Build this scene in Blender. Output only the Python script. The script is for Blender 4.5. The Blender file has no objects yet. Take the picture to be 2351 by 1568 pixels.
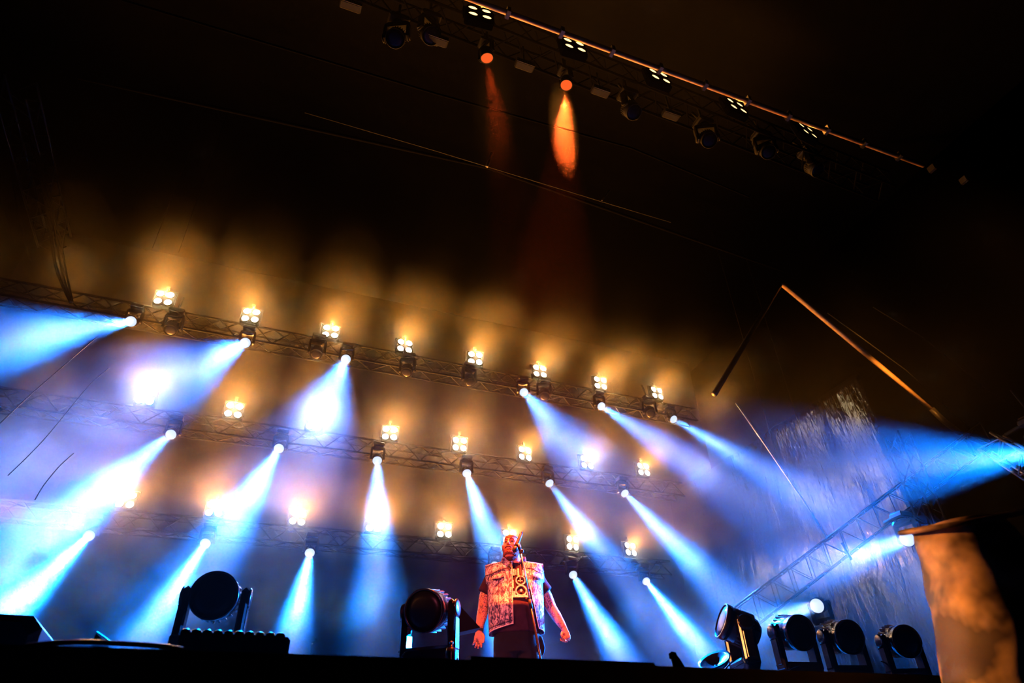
import bpy, math, random
from mathutils import Vector, Matrix, Euler, noise
random.seed(7)
S = bpy.context.scene
COL = S.collection
V = Vector
# ------------------------------------------------------------------ camera, world, exposure
W, H, F = 2351.0, 1568.0, 1500.0
ROT = Matrix(((0.9278261, -0.3716478, -0.0318842), (0.1885904, 0.5411275, -0.8195210), (0.3218266, 0.7543600, 0.5721615)))
CAM = V((0, 0, 1.5))
cd = bpy.data.cameras.new('camera'); cam = bpy.data.objects.new('camera', cd); COL.objects.link(cam)
cr = Matrix(((ROT[0][0], -ROT[1][0], -ROT[2][0]), (ROT[0][1], -ROT[1][1], -ROT[2][1]), (ROT[0][2], -ROT[1][2], -ROT[2][2])))
cam.matrix_world = Matrix.Translation(CAM) @ cr.to_4x4()
cd.sensor_width = 36; cd.lens = F / W * 36; cd.clip_end = 300
cd.dof.use_dof = True; cd.dof.focus_distance = 6.2; cd.dof.aperture_fstop = 2.0
S.camera = cam
S.view_settings.view_transform = 'Standard'; S.view_settings.look = 'None'
S.view_settings.exposure = 0.0; S.view_settings.gamma = 1.0
wd = bpy.data.worlds.new('night'); S.world = wd; wd.use_nodes = True
wd.node_tree.nodes['Background'].inputs[0].default_value = (0, 0, 0, 1)
cy = S.cycles
cy.use_denoising = True; cy.use_adaptive_sampling = True; cy.adaptive_threshold = .1; cy.adaptive_min_samples = 16; cy.volume_bounces = 0; cy.max_bounces = 4; cy.diffuse_bounces = 2; cy.glossy_bounces = 2
cy.volume_step_rate = 4.5; cy.volume_max_steps = 48; cy.use_light_tree = True

FLOOR = 1.87

def ray(px, py):
    return ROT.transposed() @ V((px - W / 2, py - H / 2, F))
def at(px, py, Y):
    d = ray(px, py); return CAM + d * (Y / d.y)
def atx(px, py, X):
    d = ray(px, py); return CAM + d * (X / d.x)
def atz(px, py, Z):
    d = ray(px, py); return CAM + d * ((Z - CAM.z) / d.z)

# lamp data: (source pixel, axis pixel further along, Y of source, Y of far point)
BEAMS = {
 'top': [((300, 738), (0, 781), 11.6, 8.2), ((563, 787), (300, 915), 11.6, 7.0), ((794, 825), (700, 1050), 11.6, 7.2),
         ((1203, 901), (1330, 1045), 11.6, 8.2), ((1381, 933), (1560, 1045), 11.6, 9.2), ((1547, 963), (1750, 1080), 11.6, 9.4)],
 'middle': [((392, 998), (200, 1155), 12.7, 10.2), ((640, 1030), (530, 1210), 12.7, 10.2), ((866, 1058), (868, 1380), 12.7, 9.9),
            ((1072, 1087), (1170, 1370), 12.7, 9.9), ((1262, 1110), (1480, 1390), 12.7, 9.9), ((1435, 1133), (1660, 1360), 12.7, 9.9)],
 'bottom': [((204, 1230), (0, 1425), 13.8, 11.0), ((471, 1248), (320, 1480), 13.8, 11.2), ((711, 1270), (668, 1490), 13.8, 11.2),
            ((1136, 1299), (1150, 1490), 13.8, 11.6), ((1316, 1320), (1420, 1500), 13.8, 11.4), ((1484, 1335), (1625, 1510), 13.8, 11.4)],
}
BLINDERS = {
 'top': (11.67, [(377, 685), (576, 725), (759, 762), (929, 795), (1091, 823), (1239, 853), (1378, 880), (1508, 903)]),
 'middle': (12.81, [(335, 912), (537, 942), (722, 970), (895, 995), (1055, 1020), (1205, 1042), (1347, 1062), (1477, 1078)]),
 'bottom': (13.96, [(290, 1148), (493, 1168), (683, 1188), (858, 1204), (1020, 1218), (1170, 1233), (1314, 1247), (1447, 1261)]),
}
BLUE = (0.0, 0.17, 1.0); BLUE_CORE = (0.72, 0.70, 0.85); AMBER = (1.0, 0.33, 0.04)
P_BEAM, P_CORE, P_BLIND = 92000, 30, 1500

def spot(name, loc, target, energy, color, deg, blend, radius, parent=None):
    l = bpy.data.lights.new(name, 'SPOT'); l.energy = energy; l.color = color
    l.spot_size = math.radians(deg); l.spot_blend = blend; l.shadow_soft_size = radius
    o = bpy.data.objects.new(name, l); COL.objects.link(o); o.location = loc
    o.rotation_euler = (V(target) - V(loc)).to_track_quat('-Z', 'Y').to_euler()
    return o
def disk(name, loc, direction, energy, color, spread, radius):
    l = bpy.data.lights.new(name, 'AREA'); l.shape = 'DISK'; l.size = radius * 2; l.energy = energy; l.color = color
    l.spread = math.radians(spread)
    o = bpy.data.objects.new(name, l); COL.objects.link(o); o.location = loc
    o.rotation_euler = V(direction).to_track_quat('-Z', 'Y').to_euler()
    return o

# unseen front-of-house and side lamps on the performer, plus an added flood
PERF = V((2.49, 6.0, FLOOR + 1.25))
spot('follow_spot', (-1.5, -14, 9.0), PERF, 10500, (1.0, 0.15, 0.27), 9, .4, .12)
spot('left_front_lamp', (-7.5, 1.0, 6.0), PERF, 6500, (1.0, 0.15, 0.015), 11, .4, .12)
spot('left_flood_lamp', (-3.2, 9.3, 4.5), (2.1, 1.75, 2.1), 6500, (1.0, 0.30, 0.05), 7, .5, .15)  # added flood without a fixture, lights the post from the left
spot('right_side_lamp', (10.9, 8.6, 5.0), PERF, 5500, (0.35, 0.3, 1.0), 14, .4, .12)

# ------------------------------------------------------------------ materials
def new_mat(name):
    m = bpy.data.materials.new(name); m.use_nodes = True
    return m, m.node_tree, m.node_tree.nodes['Principled BSDF']
def mat(name, color, rough=.5, metal=0.0, noise_amt=.15, scale=8, bump=0.0, spec=.5):
    m, nt, b = new_mat(name)
    n = nt.nodes.new('ShaderNodeTexNoise'); n.inputs['Scale'].default_value = scale; n.inputs['Detail'].default_value = 4
    tc = nt.nodes.new('ShaderNodeTexCoord'); nt.links.new(tc.outputs['Object'], n.inputs['Vector'])
    r = nt.nodes.new('ShaderNodeValToRGB'); nt.links.new(n.outputs[0], r.inputs[0])
    c = V(color[:3])
    r.color_ramp.elements[0].position = .3; r.color_ramp.elements[1].position = .7
    r.color_ramp.elements[0].color = (*(c * (1 - noise_amt)), 1); r.color_ramp.elements[1].color = (*(c * (1 + noise_amt)), 1)
    nt.links.new(r.outputs[0], b.inputs['Base Color'])
    b.inputs['Roughness'].default_value = rough; b.inputs['Metallic'].default_value = metal
    b.inputs['Specular IOR Level'].default_value = spec
    if bump:
        bp = nt.nodes.new('ShaderNodeBump'); bp.inputs['Strength'].default_value = bump; bp.inputs['Distance'].default_value = .02
        nt.links.new(n.outputs[0], bp.inputs['Height']); nt.links.new(bp.outputs[0], b.inputs['Normal'])
    return m
def glow(name, color, strength):
    m = bpy.data.materials.new(name); m.use_nodes = True; nt = m.node_tree; nt.nodes.clear()
    o = nt.nodes.new('ShaderNodeOutputMaterial'); e = nt.nodes.new('ShaderNodeEmission')
    e.inputs[0].default_value = (*color, 1); e.inputs[1].default_value = strength
    nt.links.new(e.outputs[0], o.inputs[0]); m.cycles.emission_sampling = 'NONE'
    return m
M = {
 'black': mat('black_paint', (.007, .007, .008), .5, spec=.35),
 'gloss': mat('black_gloss_plastic', (.005, .005, .006), .24),
 'rubber': mat('black_rubber', (.01, .01, .01), .7),
 'fabric_black': mat('black_cloth', (.006, .006, .007), .95, spec=.1),
 'void': mat('dark_roof_skin', (.0015, .0015, .0015), 1.0, spec=0.0),
 'alu': mat('truss_aluminium', (.30, .30, .31), .38, .85),
 'alu_dark': mat('black_truss', (.022, .021, .020), .45, .5),
 'chrome': mat('bright_steel', (.5, .5, .5), .25, 1),
 'lens_off': mat('dark_lens_glass', (.003, .003, .005), .35, spec=.15),
 'lens_blue': glow('blue_white_lens', (.60, .72, 1.0), 1.15),
 'lens_red': glow('red_lens', (1.0, .12, .02), 1.0),
 'cell': glow('amber_white_lamp', (1.0, .78, .45), 190),
 'cell_front': glow('amber_lamp_front', (1.0, .62, .22), 3.0),
 'matte': mat('matte_black_metal', (.003, .003, .003), .7, spec=.10),
 'deck': mat('stage_deck', (.012, .011, .011), .55),
}

# ------------------------------------------------------------------ mesh builder
class MB:
    def __init__(s): s.v = []; s.f = []; s.sm = []
    def add(s, vs, fs, M4=None, smooth=False):
        k = len(s.v)
        s.v += [tuple(M4 @ V(p)) if M4 else tuple(p) for p in vs]
        s.f += [tuple(i + k for i in f) for f in fs]; s.sm += [smooth] * len(fs)
        return s
    def box(s, c, d, M4=None, ch=0.0):
        x, y, z = [t / 2 for t in d]; c = V(c)
        if ch <= 0:
            vs = [c + V((a * x, b * y, e * z)) for a in (-1, 1) for b in (-1, 1) for e in (-1, 1)]
            return s.add(vs, [(0, 1, 3, 2), (4, 6, 7, 5), (0, 4, 5, 1), (2, 3, 7, 6), (0, 2, 6, 4), (1, 5, 7, 3)], M4)
        # chamfered: octagonal prism in xz with inset ends
        def oct_(hx, hz, h): return [(-hx + h, -hz), (hx - h, -hz), (hx, -hz + h), (hx, hz - h), (hx - h, hz), (-hx + h, hz), (-hx, hz - h), (-hx, -hz + h)]
        vs = []
        for yy, ins in ((-y, ch * .7), (-y + ch * .7, 0), (y - ch * .7, 0), (y, ch * .7)):
            vs += [c + V((a, yy, b)) for a, b in oct_(x - ins, z - ins, ch)]
        fs = [tuple(range(8))[::-1], tuple(range(24, 32))]
        for r in range(3):
            for i in range(8):
                j = (i + 1) % 8; fs.append((r * 8 + i, r * 8 + j, r * 8 + 8 + j, r * 8 + 8 + i))
        return s.add(vs, fs, M4)
    def tube(s, p, q, r, n=8, r2=None, M4=None, cap=True):
        return s.path([p, q], [r, r if r2 is None else r2], n, M4, cap)
    def path(s, pts, rad, n=8, M4=None, cap=True, flat=1.0, upv=None):
        pts = [V(p) for p in pts]
        if not hasattr(rad, '__len__'): rad = [rad] * len(pts)
        vs = []; prev = None
        for i, p in enumerate(pts):
            t = (pts[min(i + 1, len(pts) - 1)] - pts[max(i - 1, 0)]).normalized()
            a = V(upv) if upv else (prev if prev is not None else (V((0, 0, 1)) if abs(t.z) < .9 else V((0, 1, 0))))
            a = (a - t * a.dot(t)).normalized(); b = t.cross(a); prev = a
            r = rad[i]; ra, rb = (r if hasattr(r, '__len__') else (r, r * flat))
            for k in range(n):
                g = 2 * math.pi * k / n; vs.append(p + a * (math.cos(g) * ra) + b * (math.sin(g) * rb))
        fs = []
        for i in range(len(pts) - 1):
            for k in range(n):
                j = (k + 1) % n; fs.append((i * n + k, i * n + j, i * n + n + j, i * n + n + k))
        if cap: fs += [tuple(range(n))[::-1], tuple(range((len(pts) - 1) * n, len(pts) * n))]
        return s.add(vs, fs, M4, n > 6)
    def lathe(s, prof, n=24, M4=None, smooth=True, cap=True):
        # prof: list of (r, z); revolved about z
        vs = []
        for r, z in prof:
            for k in range(n):
                g = 2 * math.pi * k / n; vs.append((r * math.cos(g), r * math.sin(g), z))
        fs = []
        for i in range(len(prof) - 1):
            for k in range(n):
                j = (k + 1) % n; fs.append((i * n + k, i * n + j, i * n + n + j, i * n + n + k))
        if cap: fs += [tuple(range(n))[::-1], tuple(range((len(prof) - 1) * n, len(prof) * n))]
        return s.add(vs, fs, M4, smooth)
    def build(s, name, m, parent=None, merge=False):
        me = bpy.data.meshes.new(name); me.from_pydata(s.v, [], s.f)
        if m is not None: me.materials.append(m)
        me.polygons.foreach_set('use_smooth', s.sm)
        me.validate(); me.update()
        o = bpy.data.objects.new(name, me); COL.objects.link(o)
        if parent is not None: o.parent = parent
        return o
def empty(name, loc=(0, 0, 0), rot=(0, 0, 0), parent=None):
    o = bpy.data.objects.new(name, None); COL.objects.link(o); o.location = loc; o.rotation_euler = rot
    o.empty_display_size = .1
    if parent: o.parent = parent
    return o
def tag(o, label, cat, group=None, kind=None):
    o['label'] = label; o['category'] = cat
    if group: o['group'] = group
    if kind: o['kind'] = kind
    return o
def struct(o):
    o['kind'] = 'structure'; return o
def copy_tree(o, parent=None):
    c = o.copy(); COL.objects.link(c); c.parent = parent
    for ch in [x for x in bpy.data.objects if x.parent == o]:
        k = copy_tree(ch, c); k.matrix_parent_inverse = ch.matrix_parent_inverse.copy()
    return c
def kids(o, pre):
    r = []
    for ch in bpy.data.objects:
        if ch.parent == o:
            if ch.name.split('.')[0] == pre: r.append(ch)
            r += kids(ch, pre)
    return r
ORD = ['first', 'second', 'third', 'fourth', 'fifth', 'sixth', 'seventh', 'eighth', 'ninth']

# ------------------------------------------------------------------ setting
XR = 11.6
o = struct(MB().box((3.5, 9.1, FLOOR - .1), (17, 13.8, .2)).build('floor', M['deck']))
fs = MB().box((3.5, 2.32, FLOOR / 2 - .1), (17, .06, FLOOR - .02)); struct(fs.build('trim_1', M['fabric_black']))
struct(MB().box((3.5, 6, -.05), (40, 34, .1)).build('trim_2', M['deck']))          # ground in front of the stage
struct(MB().box((3.5, 15.75, 7.5), (20, .1, 13)).build('wall_back', M['fabric_black']))
struct(MB().box((3.5, 9.5, 14.6), (22, 16, .08)).build('ceiling', M['void']))

def tarp_mat():
    m, nt, b = new_mat('glossy_mesh_tarpaulin')
    tc = nt.nodes.new('ShaderNodeTexCoord'); mp = nt.nodes.new('ShaderNodeMapping')
    mp.inputs['Scale'].default_value = (1, 2.2, .55); nt.links.new(tc.outputs['Object'], mp.inputs[0])
    n = nt.nodes.new('ShaderNodeTexNoise'); n.inputs['Scale'].default_value = 1.3; n.inputs['Detail'].default_value = 5
    nt.links.new(mp.outputs[0], n.inputs['Vector'])
    n2 = nt.nodes.new('ShaderNodeTexNoise'); n2.inputs['Scale'].default_value = 9; n2.inputs['Detail'].default_value = 3
    nt.links.new(mp.outputs[0], n2.inputs['Vector'])
    ad = nt.nodes.new('ShaderNodeMath'); ad.operation = 'MULTIPLY_ADD'; ad.inputs[1].default_value = .12
    nt.links.new(n2.outputs[0], ad.inputs[0]); nt.links.new(n.outputs[0], ad.inputs[2])
    bp = nt.nodes.new('ShaderNodeBump'); bp.inputs['Strength'].default_value = .7; bp.inputs['Distance'].default_value = .14
    nt.links.new(ad.outputs[0], bp.inputs['Height']); nt.links.new(bp.outputs[0], b.inputs['Normal'])
    b.inputs['Base Color'].default_value = (.005, .005, .007, 1); b.inputs['Roughness'].default_value = .17
    b.inputs['Specular IOR Level'].default_value = .9
    return m
M['tarp'] = tarp_mat()
tm = MB(); nx, nz = 60, 40; vs = []; fs = []
for i in range(nx + 1):
    for j in range(nz + 1):
        y = 8.2 + 7.4 * i / nx; z = FLOOR + 6.9 * j / nz
        vs.append((XR + .035 * math.sin(y * 3.1 + .3 * z) + .015 * math.sin(y * 7.3), y, z))
for i in range(nx):
    for j in range(nz): a = i * (nz + 1) + j; fs.append((a, a + nz + 1, a + nz + 2, a + 1))
tm.add(vs, fs, None, True); wr = struct(tm.build('wall_right', M['tarp']))
sd = wr.modifiers.new('thick', 'SOLIDIFY'); sd.thickness = .02

# ------------------------------------------------------------------ haze
def haze():
    m = bpy.data.materials.new('stage_haze'); m.use_nodes = True; nt = m.node_tree; nt.nodes.clear()
    L = nt.links.new; N = nt.nodes.new
    out = N('ShaderNodeOutputMaterial'); sc = N('ShaderNodeVolumeScatter'); L(sc.outputs[0], out.inputs['Volume'])
    sc.inputs['Anisotropy'].default_value = .4; sc.inputs['Color'].default_value = (1, 1, 1, 1)
    g = N('ShaderNodeNewGeometry'); sx = N('ShaderNodeSeparateXYZ'); L(g.outputs['Position'], sx.inputs[0])
    def noise_(scale, detail, dist=0.0):
        n = N('ShaderNodeTexNoise'); n.inputs['Scale'].default_value = scale; n.inputs['Detail'].default_value = detail
        n.inputs['Distortion'].default_value = dist; L(g.outputs['Position'], n.inputs['Vector']); return n.outputs[0]
    def mr(src, a, b, c, d, smooth=True):
        n = N('ShaderNodeMapRange'); n.interpolation_type = 'SMOOTHSTEP' if smooth else 'LINEAR'
        for i, v in enumerate((a, b, c, d)): n.inputs[i + 1].default_value = v
        L(src, n.inputs[0]); return n.outputs[0]
    def mul(a, b):
        n = N('ShaderNodeMath'); n.operation = 'MULTIPLY'
        for i, t in enumerate((a, b)):
            if isinstance(t, (int, float)): n.inputs[i].default_value = t
            else: L(t, n.inputs[i])
        return n.outputs[0]
    def add(a, b):
        n = N('ShaderNodeMath'); n.operation = 'ADD'; L(a, n.inputs[0]); L(b, n.inputs[1]); return n.outputs[0]
    def ball(c, r0, r1):
        d = N('ShaderNodeVectorMath'); d.operation = 'DISTANCE'; L(g.outputs['Position'], d.inputs[0]); d.inputs[1].default_value = c
        return mr(d.outputs['Value'], r0, r1, 1, 0)
    n1 = noise_(.32, 3.0, .6); n2 = noise_(1.1, 3.5, .8)
    cloud = mul(mr(n1, .36, .68, .30, 1.5), mr(n2, .3, .7, .65, 1.35))
    # q = distance in front of the raked plane of the three rear trusses
    q = N('ShaderNodeMath'); q.operation = 'MULTIPLY_ADD'; q.inputs[1].default_value = .716; L(sx.outputs[2], q.inputs[0]); L(sx.outputs[1], q.inputs[2])
    def near():                                   # extra density put around each blinder to shape its halo
        def pp(src, off, sc_):
            a = N('ShaderNodeMath'); a.operation = 'SUBTRACT'; L(src, a.inputs[0]); a.inputs[1].default_value = off
            b = N('ShaderNodeMath'); b.operation = 'PINGPONG'; L(a.outputs[0], b.inputs[0]); b.inputs[1].default_value = sc_; return b.outputs[0]
        c = N('ShaderNodeCombineXYZ'); L(pp(sx.outputs[0], -2.31, .8), c.inputs[0]); L(mul(pp(sx.outputs[2], 6.46, .797), 1.23), c.inputs[2])
        dq = N('ShaderNodeMath'); dq.operation = 'MULTIPLY_ADD'; L(q.outputs[0], dq.inputs[0]); dq.inputs[1].default_value = .813; dq.inputs[2].default_value = -.813 * 18.33; L(dq.outputs[0], c.inputs[1])
        l = N('ShaderNodeVectorMath'); l.operation = 'LENGTH'; L(c.outputs[0], l.inputs[0])
        return add(mr(l.outputs['Value'], .0, .6, 15.0, 0), mr(l.outputs['Value'], .1, 1.4, 1.6, .0))
    qn = mul(mr(q.outputs[0], 18.58 + .3, 18.58 + .8, 3.2, .0), near()); zl = mr(sx.outputs[2], 5.6, 8.2, .095, .008)
    mx = N('ShaderNodeMath'); mx.operation = 'MAXIMUM'; L(qn, mx.inputs[0]); L(zl, mx.inputs[1])
    qs = mul(mx.outputs[0], mr(sx.outputs[1], 5.5, 9.0, .04, 1.0))
    base = mul(mul(mul(cloud, qs), mr(sx.outputs[2], 9.9, 10.9, 1, 0)), .045)
    puff = mul(mul(ball(at(70, 1270, 11.2), .5, 2.6), mr(n2, .40, .62, .05, 1)), .40)
    wisp = mul(mul(ball(at(560, 1170, 11.6), .2, 1.3), mr(n2, .42, .62, .1, 1)), .25)
    def plug(c, r0, r1):
        a = N('ShaderNodeVectorMath'); a.operation = 'SUBTRACT'; L(g.outputs['Position'], a.inputs[0]); a.inputs[1].default_value = c
        b = N('ShaderNodeVectorMath'); b.operation = 'MULTIPLY'; L(a.outputs[0], b.inputs[0]); b.inputs[1].default_value = (1, 1, .20)
        l = N('ShaderNodeVectorMath'); l.operation = 'LENGTH'; L(b.outputs[0], l.inputs[0]); return mr(l.outputs['Value'], r0, r1, 1, 0)
    red = add(mul(mul(plug(at(1293, 292, 5.17), .10, .23), mr(n2, .3, .6, .6, 1)), .30), mul(plug(at(1135, 240, 5.25), .1, .38), .007))
    plume = mul(mul(mul(mr(sx.outputs[2], 8.6, 9.4, 0, 1), mr(sx.outputs[2], 9.8, 10.9, 1, 0)), mr(sx.outputs[1], 4.3, 4.7, 1, 0)), mul(mr(sx.outputs[0], 4.6, 6.4, 1, 0), .003))
    side = mul(mul(mul(mr(sx.outputs[0], 6.0, 9.0, 0, 1), mr(sx.outputs[1], 4.2, 6.0, .2, 1)), mr(sx.outputs[2], 6.8, 7.9, 1, 0)), .014)
    side = mul(side, mr(n1, .3, .65, .5, 1.3))
    d = add(add(add(base, puff), add(wisp, red)), add(plume, side))
    L(d, sc.inputs['Density'])
    return m
hz = MB().box((-.3, 9.2, 7.2), (23.4, 12.9, 10.6)).build('haze', haze())
tag(hz, 'drifting smoke and haze that fills the stage and shows up every light beam', 'haze', kind='stuff')

# ------------------------------------------------------------------ box truss
def truss(name, p, q, size, m, label, cat='truss', bays=None, up=(0, 0, 1), group=None, r=.025):
    p, q = V(p), V(q); d = q - p; L = d.length; t = d.normalized(); u = V(up); s_ = t.cross(u).normalized(); u = s_.cross(t)
    root = empty(name, p); h = size / 2
    cs = [(a, b) for a in (-h, h) for b in (-h, h)]
    for a, b in cs:
        MB().tube(s_ * a + u * b, d + s_ * a + u * b, r, 8).build('chord', m, root)
    n = bays or max(3, int(L / size / 1.0)); mb = MB()
    faces = [((-h, -h), (h, -h)), ((h, -h), (h, h)), ((h, h), (-h, h)), ((-h, h), (-h, -h))]
    for (a, b) in faces:
        for i in range(n):
            A, B = (a, b) if i % 2 == 0 else (b, a)
            mb.tube(t * (L * i / n) + s_ * A[0] + u * A[1], t * (L * (i + 1) / n) + s_ * B[0] + u * B[1], r * .55, 5)
    mb.build('lacing', m, root)
    tag(root, label, cat, group)
    return root

# ------------------------------------------------------------------ moving head fixture
def make_head(name, lit=None, dark=False):
    G = M['matte'] if dark else M['gloss']; K = M['matte'] if dark else M['black']
    root = empty(name)
    b = MB(); b.box((0, 0, .085), (.40, .34, .13), ch=.03); b.box((0, -.175, .09), (.20, .02, .06)); b.build('base', K, root)
    for s in (-1, 1):
        MB().box((s * .15, 0, .01), (.05, .26, .02)).build('foot', M['rubber'], root)
    y = MB(); y.lathe([(.12, .01), (.12, .04), (.10, .05)], 20)
    y.box((0, 0, .095), (.48, .17, .13), ch=.04)
    for s in (-1, 1):
        y.box((s * .215, 0, .30), (.062, .155, .46), ch=.028)
        y.lathe([(.078, 0), (.078, .012), (.06, .02)], 20, Matrix.Translation((s * .243, 0, .46)) @ Matrix.Rotation(s * math.pi / 2, 4, 'Y'))
        y.box((s * .25, 0, .26), (.012, .10, .26), ch=.01)
    yo = y.build('yoke', G, root); yo.location = (0, 0, .14)
    h = MB()
    h.lathe([(.02, -.235), (.10, -.22), (.145, -.17), (.166, -.09), (.174, 0), (.174, .07), (.168, .10), (.180, .105), (.180, .165), (.166, .17), (.166, .15), (.02, .148)], 36)
    hd = h.build('head', G, root); hd.location = (0, 0, .60)
    fn = MB()
    for k in range(24):
        g = 2 * math.pi * k / 24
        fn.box((.163, 0, -.06), (.026, .016, .13), Matrix.Rotation(g, 4, 'Z') @ Matrix.Rotation(-.05, 4, 'Y'))
    fn.build('cooling_fins', K, hd)
    MB().lathe([(.01, .153), (.160, .153), (.160, .156), (.10, .166), (.01, .17)], 28).build('lens', M[lit] if lit else M['lens_off'], hd)
    return root

def aim(root, direction, pan=None):
    """turn yoke and head of a fixture so that it points along direction (world)"""
    d = (root.rotation_euler.to_matrix().inverted() @ V(direction)).normalized()
    if pan is None: pan = math.atan2(d.y, d.x) - math.pi / 2
    Rp = Matrix.Rotation(pan, 3, 'Z'); dl = Rp.inverted() @ d
    tilt = math.atan2(-dl.y, dl.z)            # rotation about x taking +z to (0,y,z)
    for c in root.children:
        n = c.name.split('.')[0]
        if n == 'yoke': c.rotation_euler = (0, 0, pan)
        if n == 'head': c.rotation_euler = (Rp.to_4x4() @ Matrix.Rotation(tilt, 4, 'X')).to_euler()

proto = {'blue': make_head('moving_head_light', 'lens_blue'), 'off': make_head('moving_head_light', None), 'red': make_head('moving_head_light', 'lens_red', True), 'dark': make_head('moving_head_light', None, True)}
used = {k: False for k in proto}
def fixture(kind, axis_point, direction, label, group, hang=False, scale=1.0, pan=None, rz=0.0, hold=None):
    r = proto[kind] if not used[kind] else copy_tree(proto[kind]); used[kind] = True
    r.scale = (scale,) * 3
    r.rotation_euler = (math.pi if hang else 0, 0, rz)
    r.location = V(axis_point) + V((0, 0, (.60 if hang else -.60) * scale))
    aim(r, direction, pan)
    tag(r, label, 'stage light', group)
    if hold is not None:                            # clamp pole to whatever carries the fixture
        q = (r.rotation_euler.to_matrix().inverted() @ (V(hold) - r.location)) / scale
        MB().tube((0, 0, .03), q, .022 / scale, 8).build('clamp_pole', M['matte'], r)
    return r

# rear trusses, blinders and hanging heads
def make_blinder():
    root = empty('blinder_light')
    b = MB(); b.box((0, .055, 0), (.37, .11, .37), ch=.02); b.build('housing', M['void'], root)
    for a in (-1, 1):
        for c in (-1, 1):
            MB().lathe([(.003, .0), (.062, .0), (.064, .006), (.06, .012), (.003, .02)], 20,
                       Matrix.Translation((a * .09, -.001, c * .09)) @ Matrix.Rotation(math.pi / 2, 4, 'X')).build('lamp', M['cell'], root)
            # each lamp is ringed by a bezel
    bz = MB()
    for a in (-1, 1):
        for c in (-1, 1):
            bz.lathe([(.066, 0), (.066, .03), (.082, .03), (.082, 0)], 20, Matrix.Translation((a * .09, 0, c * .09)) @ Matrix.Rotation(math.pi / 2, 4, 'X'), cap=False)
    bz.build('bezel', M['void'], root)
    y = MB()
    for s in (-1, 1): y.box((s * .20, .05, .06), (.012, .04, .28))
    y.box((0, .05, .205), (.41, .04, .012)); y.tube((0, .05, .205), (0, .05, .27), .02); y.box((0, .05, .29), (.06, .05, .06)); y.build('bracket', M['void'], root)
    return root
bl0 = make_blinder(); bl_used = False
def blinder(P, rot, label, group, cell=None):
    global bl_used
    r = bl0 if not bl_used else copy_tree(bl0); bl_used = True
    r.location = P; r.rotation_euler = rot; tag(r, label, 'stage light', group)
    if cell:
        for c in r.children:
            if c.name.startswith('lamp'):
                c.data = c.data.copy(); c.data.materials[0] = M[cell]
    return r
for row, (Y, pts) in BLINDERS.items():
    zs = [at(*p, Y).z for p in pts]; zt = sum(zs) / len(zs)
    pm = [at(*p, Y) for p in pts]
    a = pm[0] + V((-3.4, .30, -.33)); b = pm[-1] + V((1.2, .30, -.33))
    a.z += (pm[0].z - pm[-1].z) * .2
    truss('lighting_truss', a, b, .34, M['matte'], 'black box truss that carries the %s row of amber blinders at the back' % row, group='rear lighting trusses')
    for i, P in enumerate(pm):
        blinder(P, (random.uniform(-.05, .1), 0, random.uniform(-.12, .12)), '%s blinder from the left on the %s rear truss, four lamps glowing amber' % (ORD[i], row), 'amber blinders on the rear trusses')
        k = random.uniform(.75, 1.25)
        spot('blinder_beam', P + V((0, -.08, 0)), P + V((random.uniform(-.15, .15), -1, random.uniform(.35, .6))), P_BLIND * k, AMBER, 112, 1, .09)
    for i, (p0, p1, y0, y1) in enumerate(BEAMS[row]):
        A, B = at(*p0, y0), at(*p1, y1); d = (B - A).normalized()
        pivot = A - d * .17 * .6
        fixture('blue', pivot, d, '%s moving head from the left hung under the %s rear truss, throwing a blue beam' % (ORD[i], row), 'blue moving heads on the rear trusses', hang=True, scale=.6, hold=(pivot.x, a.lerp(b, .5).y, a.z + (b.z - a.z) * (pivot.x - a.x) / (b.x - a.x)))
        kb = {0: 2.2, 1: 1.3, 2: 1.1}.get(i, 1) if row == 'top' else 1
        spot('blue_beam', A + d * .02, A + d, P_BEAM * kb, BLUE, 12.5, .4, .08)
        disk('blue_beam_core', A + d * .02, d, P_CORE * kb, BLUE_CORE, 9, .06)
OFFS = [(395, 752), (727, 808), (935, 850), (1077, 872), (1250, 905), (1492, 945)]
for i, p in enumerate(OFFS):
    P = at(*p, 11.75)
    fixture('dark', P, V((random.uniform(-.3, .3), -.5, -1)), '%s unlit moving head from the left under the top rear truss' % ORD[i], 'parked moving heads on the top rear truss', hang=True, scale=.7, hold=(P.x, 11.9, at(*p, 11.9).z + .75))

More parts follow.
